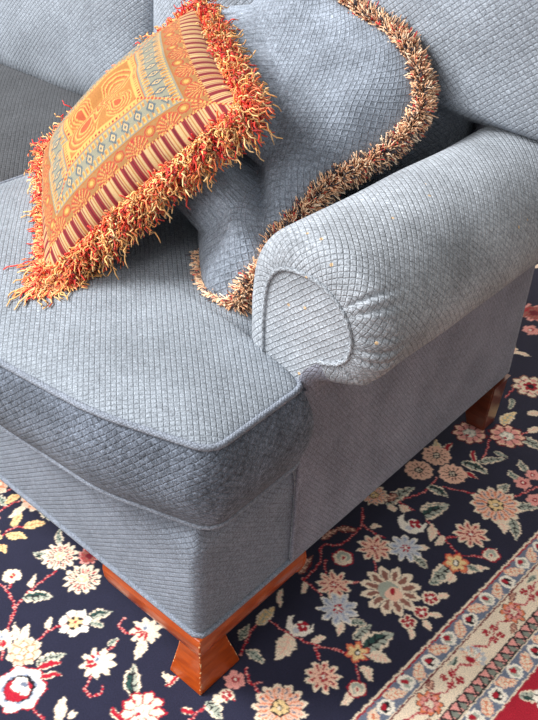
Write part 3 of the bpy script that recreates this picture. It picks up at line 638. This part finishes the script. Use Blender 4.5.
# ------------------------------------------------------------------ gold paisley cushion with a looped fringe
rnd = random.Random(3)
gold = empty('fringed_cushion', (-.60, .235, .52), 'gold paisley cushion with red striped edge and shaggy orange fringe', 'cushion')
GC = Vector((-.509, .344, .672)); GU = Vector((.494, .556, .668)).normalized(); GVv = Vector((-.804, .586, .106)); GVv = (GVv-GU*GVv.dot(GU)).normalized(); GN = GU.cross(GVv)
GH = .193; off0 = gold.location
GCN = [GC+GU*(a*GH)+GVv*(b*GH)+GU*c+GVv*d for a, b, c, d in ((-1, -1, -.012, -.012), (-1, 1, -.002, -.004), (1, 1, .004, .002), (1, -1, .010, -.010))]     # corners
from mathutils.bvhtree import BVHTree
_dg = bpy.context.evaluated_depsgraph_get()
SEATS = [BVHTree.FromPolygons([v.co.copy() for v in o.data.vertices], [tuple(p.vertices) for p in o.data.polygons]) for o in (seat_r, seat_l)]
def seatz(x, y):
    z = .36
    for t in SEATS:
        h_ = t.ray_cast(Vector((x, y, 1)), Vector((0, 0, -1)))[0]
        if h_: z = max(z, h_.z)
    return z
def rest(p, off, lift=.003):
    q = p+off
    if q.z < .56: q.z = max(q.z, seatz(q.x, q.y)+lift)
    return q-off
def gpt(u, v, side):
    sag = .035
    uu = u*(1-sag*(1-v*v)*abs(u)**3); vv = v*(1-sag*(1-u*u)*abs(v)**3)
    h = .070*max(0, (1-u*u)*(1-v*v))**.58
    if side > 0:
        h += .004*nz(u*2, v*2, 3.1, 1.3)*(1-u*u)*(1-v*v)
        h -= .016*math.exp(-((v-.12-.10*u)/.10)**2)*math.exp(-((u+.15)/.5)**2)          # the dent across the middle
    a, b = (uu+1)/2, (vv+1)/2
    q = (GCN[0]*(1-a)*(1-b)+GCN[1]*(1-a)*b+GCN[2]*a*b+GCN[3]*a*(1-b))+GN*(h*side)
    if side <= 0 and q.x > -.9: q.z = max(q.z, seatz(q.x, q.y)+.002)
    return q-off0
pal = {k: lin3(v) for k, v in dict(tan=(138, 100, 60), beige=(176, 150, 108), red=(120, 32, 38), dred=(92, 22, 32), blue=(122, 120, 104), steel=(72, 84, 92), gold=(150, 101, 50),
       yel=(192, 142, 78), org=(152, 72, 40), brown=(140, 90, 46), crim=(150, 50, 40)).items()}
def paint(u, v):
    c = np.empty(u.shape+(3,), np.float32); c[:] = pal['tan']
    au, av = np.abs(u), np.abs(v); m = np.maximum(au, av); e = 1-m
    along = np.where(av >= au, u, v); sgn = np.where(av >= au, np.sign(v), np.sign(u)+3)
    def P(mask, k): c[mask] = pal[k] if isinstance(k, str) else k
    # striped edge
    b = e < .155; f = (along/.096) % 1
    P(b, 'beige'); P(b & (f < .42), 'red'); P(b & (np.abs(f-.56) < .035), 'red'); P(b & (np.abs(f-.21) < .05), 'dred'); P(b & (np.abs(f-.8) < .05), 'gold')
    P((e > .150) & (e < .168), 'yel'); P((e > .150) & (e < .168) & (((along/.03) % 1) < .5), 'red')
    # tan band with tufts of red and yellow
    b = (e > .168) & (e < .315); g = (along/.30+.15*sgn) % 1-.5; q = (e-.172)/.143
    d = np.hypot(g*.30/.105, (q-.12)/.78); ang = np.arctan2(q+.15, g*2.6)
    tuft = b & (d < 1)
    P(b & (((along*23+np.sin(e*60)*.7) % 1 < .25) & ((e*41+along*7) % 1 < .4)), 'brown')
    w = (ang*2.9+q*.9*np.sign(g)) % 1
    P(tuft & (w < .42), 'crim'); P(tuft & (w > .42) & (w < .62), 'yel'); P(b & (np.abs(d-.98) < .05) & (q > .5), 'org')
    d2 = np.hypot((np.abs(g)-.5)*.30/.05, (q-.55)/.32); P(b & (d2 < 1), 'crim'); P(b & (d2 < .78), 'gold'); P(b & (d2 < .4), 'yel')
    P((e > .31) & (e < .325), 'brown')
    # slate-blue band with lozenges
    b = (e > .325) & (e < .575); P(b, 'blue'); q = (e-.45)/.125; g = ((along/.125) % 1-.5)*2
    P(b & ((((along/.042) % 1) < .55) & (np.abs(np.abs(q)-.62) < .25)), 'yel')
    P(b & ((((along/.042) % 1) < .36) & (np.abs(np.abs(q)-.62) < .15)), 'gold')
    lz = np.abs(g)*.9+np.abs(q)*.95; P(b & (lz < .62), 'steel'); P(b & (lz < .36), 'beige'); P(b & (lz < .17), 'steel')
    # beaded braid
    b = (e > .575) & (e < .645); P(b, 'yel'); P(b & ((along/.035) % 1 < .35) & (np.abs(e-.61) < .014), 'red'); P(b & (np.abs(e-.579) < .006), 'org')
    # centre and the paisleys that swirl over it
    b = e > .645; P(b, 'gold')
    P(b & (((u*31+np.sin(v*40)) % 1 < .3) & ((v*29) % 1 < .5)), 'brown')
    for (cx, cy, s, a) in ((-.14, -.17, .25, .5), (.17, .08, .24, 3.7), (.20, -.22, .16, 1.9), (-.22, .20, .19, 5.)):
        x = (u-cx)*math.cos(a)+(v-cy)*math.sin(a); y = -(u-cx)*math.sin(a)+(v-cy)*math.cos(a)
        y = y-.9*(x/s)**2*s*.35*(x > 0)
        dd = np.hypot(x/s*np.where(x > 0, .62, 1), y/s*np.where(x > 0, 1.1+1.3*np.clip(x/s, 0, 2), 1.1))
        f = b & (dd < 1); k = (dd*5.0) % 1
        P(f, 'gold'); P(f & (k < .55), 'yel'); P(f & (k < .2), 'crim'); P(f & (dd < .24), 'org')
    # mitred corners stitched with a dotted cord
    mt = np.abs(au-av) < .011; P(mt & (m > .34), 'yel'); P(mt & (m > .34) & ((m/.026) % 1 < .5), 'crim')
    # along the swell of the far side the weave turns warmer
    return c
def pillow_face(mb, n, side):
    t = -np.cos(np.linspace(0, 1, n)*PI)*.25+np.linspace(-1, 1, n)*.75; t = t/abs(t[0])
    P = [[gpt(a, b, side) for b in t] for a in t]
    mb.grid(P, [[((a+1)*.19, (b+1)*.19) for b in t] for a in t], 0, flip=side < 0)
    return t
mb = MB(); tt = pillow_face(mb, 250, 1); nfront = len(mb.v); t2 = pillow_face(mb, 60, -1)
cov = mb.build('cover', vcol('woven_paisley', .8, .5, 900, .05, .25, .0008), gold, weld=0)
A, B = np.meshgrid(tt, tt, indexing='ij'); A2, B2 = np.meshgrid(t2, t2, indexing='ij')
set_col(cov.data, np.vstack([paint(A, B).reshape(-1, 3), np.tile(pal['tan'], (A2.size, 1))]))

class Strands:
    def __init__(s): s.v = []; s.f = []; s.c = []
    def add(s, pts, r, c, tip=None):
        b = len(s.v); n = len(pts)
        for i, p in enumerate(pts):
            t = (pts[min(i+1, n-1)]-pts[max(i-1, 0)]).normalized(); a = t.orthogonal().normalized(); q = t.cross(a)
            rr = r*(1 if i < n-1 else .75)
            for k in range(3):
                w = 2*PI*k/3; s.v.append(p+a*(math.cos(w)*rr)+q*(math.sin(w)*rr)); f = i/(n-1)
                s.c.append(c if tip is None else c*(1-f)+tip*f)
        for i in range(n-1):
            for k in range(3): s.f.append((b+i*3+k, b+i*3+(k+1) % 3, b+i*3+3+(k+1) % 3, b+i*3+3+k))
        s.f.append((b+n*3-3, b+n*3-2, b+n*3-1))
    def build(s, name, mat, parent):
        me = bpy.data.meshes.new(name); me.from_pydata([tuple(p) for p in s.v], [], s.f); set_col(me, np.array(s.c)); me.materials.append(mat)
        me.polygons.foreach_set('use_smooth', [True]*len(me.polygons))
        o = bpy.data.objects.new(name, me); col.objects.link(o); o.parent = parent; return o
def rv(): return Vector((rnd.gauss(0, 1), rnd.gauss(0, 1), rnd.gauss(0, 1)))
# ------------------------------------------------------------------ blue scatter cushion with a brush trim, wedged between arm and back
bl = empty('scatter_cushion', (-.30, .45, .52), 'blue-grey scatter cushion with speckled brown and cream brush trim wedged against sofa arm', 'cushion')
BO = bl.location
E0, E4, P3, P4 = Vector((-.182, .250, .517)), Vector((-.146, .635, .778)), Vector((-.56, .585, .63)), Vector((-.47, .705, .935))
cR = [E0, Vector((-.172, .31, .572)), Vector((-.192, .37, .588)), Vector((-.190, .47, .640)), Vector((-.152, .555, .680)), Vector((-.130, .615, .734)), E4]
cL = [E0, Vector((-.243, .258, .520)), Vector((-.330, .335, .526)), Vector((-.395, .40, .535)), P3]
cT = [E4, Vector((-.205, .655, .822)), Vector((-.34, .67, .858)), P4]
cF = [P3, Vector((-.53, .65, .78)), P4]
def crv(c):
    P = resample(catmull(c, 16), .002); d = np.linspace(0, 1, len(P))
    return lambda t: Vector([float(np.interp(t, d, P[:, k])) for k in range(3)])
fR, fL, fT, fF = crv(cR), crv(cL), crv(cT), crv(cF)
BN = Vector((.10, -.66, .74)).normalized()
def bpt(s, t, side):
    q = (fR(s)*(1-t)+fF(s)*t)+(fL(t)*(1-s)+fT(t)*s)-(E0*(1-s)*(1-t)+E4*s*(1-t)+P3*(1-s)*t+P4*s*t)
    w = max(0, 16*s*(1-s)*t*(1-t))
    h = .070*w**.5 if side > 0 else -.05*w**.5
    if side > 0:
        ew = min(1, w*3)
        h -= .036*math.exp(-((s-.31-.25*t)/.035)**2)*ew*math.exp(-((t-.25)/.35)**2)               # fold above the lower corner
        h += .016*math.exp(-((s-.20-.2*t)/.08)**2)*ew
        h += .010*nz(s*4, t*4, 5, 1)*ew+.004*nz(s*9, t*9, 2, 1)*ew
    return q+BN*h-BO
n = 110; g_ = [.5-.5*math.cos(PI*k/(n-1)) for k in range(n)]
mb = MB()
mb.grid([[bpt(a, b, 1) for b in g_] for a in g_], [[(a*.46, b*.46) for b in g_] for a in g_], 0)
g2 = g_[::4]+[1.0] if g_[::4][-1] < 1 else g_[::4]
mb.grid([[bpt(a, b, -1) for b in g2] for a in g2], [[(a*.46, b*.46) for b in g2] for a in g2], 0, flip=True)
blue_cover = mb.build('cover', M_blue, bl, weld=0)
# soft bodies press against each other: keep every surface on its own side
def tree(o):
    off = Vector(o.parent.location) if o.parent else Vector()
    me_ = o.data; return BVHTree.FromPolygons([v.co+off for v in me_.vertices], [tuple(p.vertices) for p in me_.polygons])
def side_of(t, p):
    l, n_, i, d = t.find_nearest(p); return 1 if (p-l).dot(n_) > 0 else -1
SOFT = [(tree(o), q) for o, q in ((seat_r, Vector((-.45, .3, .9))), (arm_r, Vector((0, .5, 1))), (back_r, Vector((-.4, .2, .8))), (back_l, Vector((-1.2, .2, .8))), (seat_l, Vector((-1.2, .3, .9))))]
SOFT = [(t, side_of(t, q)) for t, q in SOFT]
def clear(p, gap=.003, trees=None, reach=.09):
    for _ in range(2):
        for t, sg in (trees or SOFT):
            h_ = t.find_nearest(p, reach)
            if h_[0] is not None and (p-h_[0]).dot(h_[1])*sg < gap: p = h_[0]+h_[1]*sg*gap
    return p
T_gold = tree(cov)
T_gold = (T_gold, side_of(T_gold, GC+GN*.4))
for v in blue_cover.data.vertices: v.co = clear(v.co+BO, .004, [T_gold]+SOFT)-BO
for v in cov.data.vertices[nfront:]: v.co = clear(v.co+off0, .003, SOFT, .015)-off0
T_blue = tree(blue_cover); T_blue = (T_blue, side_of(T_blue, Vector((-.2, 0, 1.1))))
tr = Strands(); TC = [lin3((246, 206, 168)), lin3((250, 224, 194)), lin3((236, 182, 142)), lin3((64, 62, 74)), lin3((80, 68, 70)), lin3((120, 74, 56)), lin3((206, 50, 54)), lin3((170, 106, 78))]
wts = [7, 5, 6, 4, 2.5, 2, 1.4, 2]
def brush(path, count, r0, offs=Vector((0, 0, 0))):
    P = [Vector(q)-BO+offs for q in resample([tuple(q) for q in path], .004)]
    for k in range(count):
        f = rnd.random()*(len(P)-1.001); i = int(f); p = P[i].lerp(P[i+1], f-i); t = (P[i+1]-P[i]).normalized()
        d = rv(); d = (d-t*d.dot(t)).normalized(); d = (d+t*rnd.uniform(-.45, .45)).normalized()
        L = r0*rnd.uniform(.75, 1.1)*(1+.12*math.sin(f*.9))
        m = p+d*L*.55+rv()*.0015; e = p+d*L+rv()*.003
        c = rnd.choices(TC, wts)[0]
        tr.add([clear(q_+BO, .0025, SOFT, .03)-BO for q_ in (p+d*.003, m, e)], rnd.uniform(.0009, .0015), c*.9, c*1.05)
pathR = [fR(t) for t in np.linspace(0, 1, 60)]+[fT(t) for t in np.linspace(0.02, 1, 50)]
brush(pathR, 13500, .0240, Vector((.004, .006, .0)))
brush([fL(t) for t in np.linspace(0, .30, 24)], 1400, .017, Vector((.0, .004, -.006)))
tr.build('brush_trim', vcol('trim_yarn', .85, .2, 900, .2, .15), bl)
yarn = vcol('fringe_yarn', .85, .2, 900, .2, .15)
fr = Strands(); FC = [lin3((246, 190, 120)), lin3((238, 172, 100)), lin3((250, 206, 146)), lin3((226, 62, 48)), lin3((212, 42, 42)), lin3((240, 124, 76))]
edges = [((-1, -1), (1, -1)), ((1, -1), (1, 1)), ((1, 1), (-1, 1)), ((-1, 1), (-1, -1))]
down = Vector((0, 0, -1))
for (a, b) in edges:
    for k in range(1350):
        f = (k+rnd.random())/1350; u, v = a[0]+(b[0]-a[0])*f, a[1]+(b[1]-a[1])*f
        p = gpt(u*.985, v*.985, 0)
        o_ = (GU*u*(abs(u)**6)+GVv*v*(abs(v)**6)).normalized()
        if u < -.98: o_ = (o_-GVv*(.75*max(0, .4-v))).normalized()
        o_ = (o_+Vector((1.1, -1.0, 0))*math.exp(-((u+1)**2+(v+1)**2)/.05)).normalized()
        red = rnd.random() < .40+.35*(noise.noise(Vector((u*5, v*5, 2.2)))+.3)
        L = rnd.uniform(.030, .054)*(.8 if red else 1)*(1+.25*max(0, abs(f-.5)*2-.8)/.2)*(1+.75*math.exp(-((u+1)**2+(v+1)**2)/.06))*(.62 if u < -.98 and v > -.7 else 1)
        d = (o_+GN*rnd.uniform(-.9, .35)+rv()*.3+down*.35).normalized(); p = p+GN*rnd.uniform(-.006, .006); pts = [p]; n = 13
        ax = d.orthogonal().normalized(); ay = d.cross(ax); ph = rnd.uniform(0, 6.28); hr = rnd.uniform(.0018, .0042); tw = rnd.choice((-1, 1))*rnd.uniform(2.0, 3.6)*2*PI; hook = rv()*.008
        for i in range(n):
            f_ = (i+1)/n; w_ = ph+tw*f_; g_ = min(1, f_*3)
            pts.append(rest(p+d*(L*f_)+(ax*math.cos(w_)+ay*math.sin(w_))*hr*g_+hook*f_*f_+down*(.010*f_*f_)+rv()*.0007, off0))
        pts = [clear(q_+off0, .003, SOFT+[T_blue], .016)-off0 for q_ in pts]
        if any((b_-a_).length > .013 for a_, b_ in zip(pts, pts[1:])): continue
        c = FC[rnd.choice((3, 4, 3, 5))] if red else FC[rnd.choice((0, 1, 2, 0, 5))]
        fr.add(pts, .00125, c*rnd.uniform(.8, 1.15))
    # heading of tight loops along the seam
    for k in range(420):
        f = (k+rnd.random())/420; u, v = a[0]+(b[0]-a[0])*f, a[1]+(b[1]-a[1])*f
        p = gpt(u, v, 0); o_ = (GU*u*(abs(u)**6)+GVv*v*(abs(v)**6)).normalized(); d = (o_*.8+GN*rnd.uniform(-.9, .4)+rv()*.4).normalized(); pts = [p]
        for i in range(5): d = (d+rv()*.35).normalized(); pts.append(rest(pts[-1]+d*.0042, off0))
        pts = [clear(q_+off0, .003, SOFT+[T_blue], .016)-off0 for q_ in pts]
        fr.add(pts, .0016, FC[rnd.choice((0, 3, 4, 5, 1))])
fr.build('fringe', yarn, gold)

# ------------------------------------------------------------------ floor, wall, light, camera
mb = MB(); mb.box(-4, 3, -3, 2.4, -.10, -.0125)
f = mb.build('floor', plain('floor_boards', srgb(150, 110, 75), .5), smooth=False); f['kind'] = 'structure'
mb = MB(); mb.box(-4, 3, 2.4, 2.5, -.10, 2.6)
f = mb.build('wall_back', plain('wall_paint', srgb(225, 220, 210), .8), smooth=False); f['kind'] = 'structure'

w = bpy.data.worlds.new('world'); bpy.context.scene.world = w; w.use_nodes = True
w.node_tree.nodes['Background'].inputs[0].default_value = (1, .98, .96, 1); w.node_tree.nodes['Background'].inputs[1].default_value = .42
def area(name, loc, tgt, size, e, c=(1, 1, 1)):
    L = bpy.data.lights.new(name, 'AREA'); L.size = size; L.energy = e; L.color = c
    o = bpy.data.objects.new(name, L); col.objects.link(o); o.location = loc
    o.rotation_euler = (Vector(tgt)-Vector(loc)).to_track_quat('-Z', 'Y').to_euler()
area('window_light', (-3.1, -1.8, 3.6), (-.3, .4, .4), 2.0, 470, (1, .985, .96))
area('fill_light', (-.2, -2.3, 1.9), (-.1, .2, .3), 1.3, 40, (1, .98, .95))  # added fill from the front to brighten the rail, no lamp of the room

cam = bpy.data.cameras.new('camera'); co = bpy.data.objects.new('camera', cam); col.objects.link(co)
yaw, pitch, roll, fpx = .69884, .62452, .04395, 865.96
hd = Vector((-math.sin(yaw), math.cos(yaw), 0)); fw = hd*math.cos(pitch)+Vector((0, 0, -math.sin(pitch)))
r = fw.cross(Vector((0, 0, 1))).normalized(); u = r.cross(fw)
r2 = r*math.cos(roll)+u*math.sin(roll); u2 = -r*math.sin(roll)+u*math.cos(roll)
co.matrix_world = Matrix(((r2.x, u2.x, -fw.x, .56910), (r2.y, u2.y, -fw.y, -.54750), (r2.z, u2.z, -fw.z, 1.21088), (0, 0, 0, 1)))
cam.sensor_fit = 'VERTICAL'; cam.sensor_height = 24; cam.lens = 24*fpx/720; cam.clip_start = .02
bpy.context.scene.camera = co
sc = bpy.context.scene
sc.view_settings.view_transform = 'Standard'; sc.view_settings.look = 'None'; sc.view_settings.exposure = .10
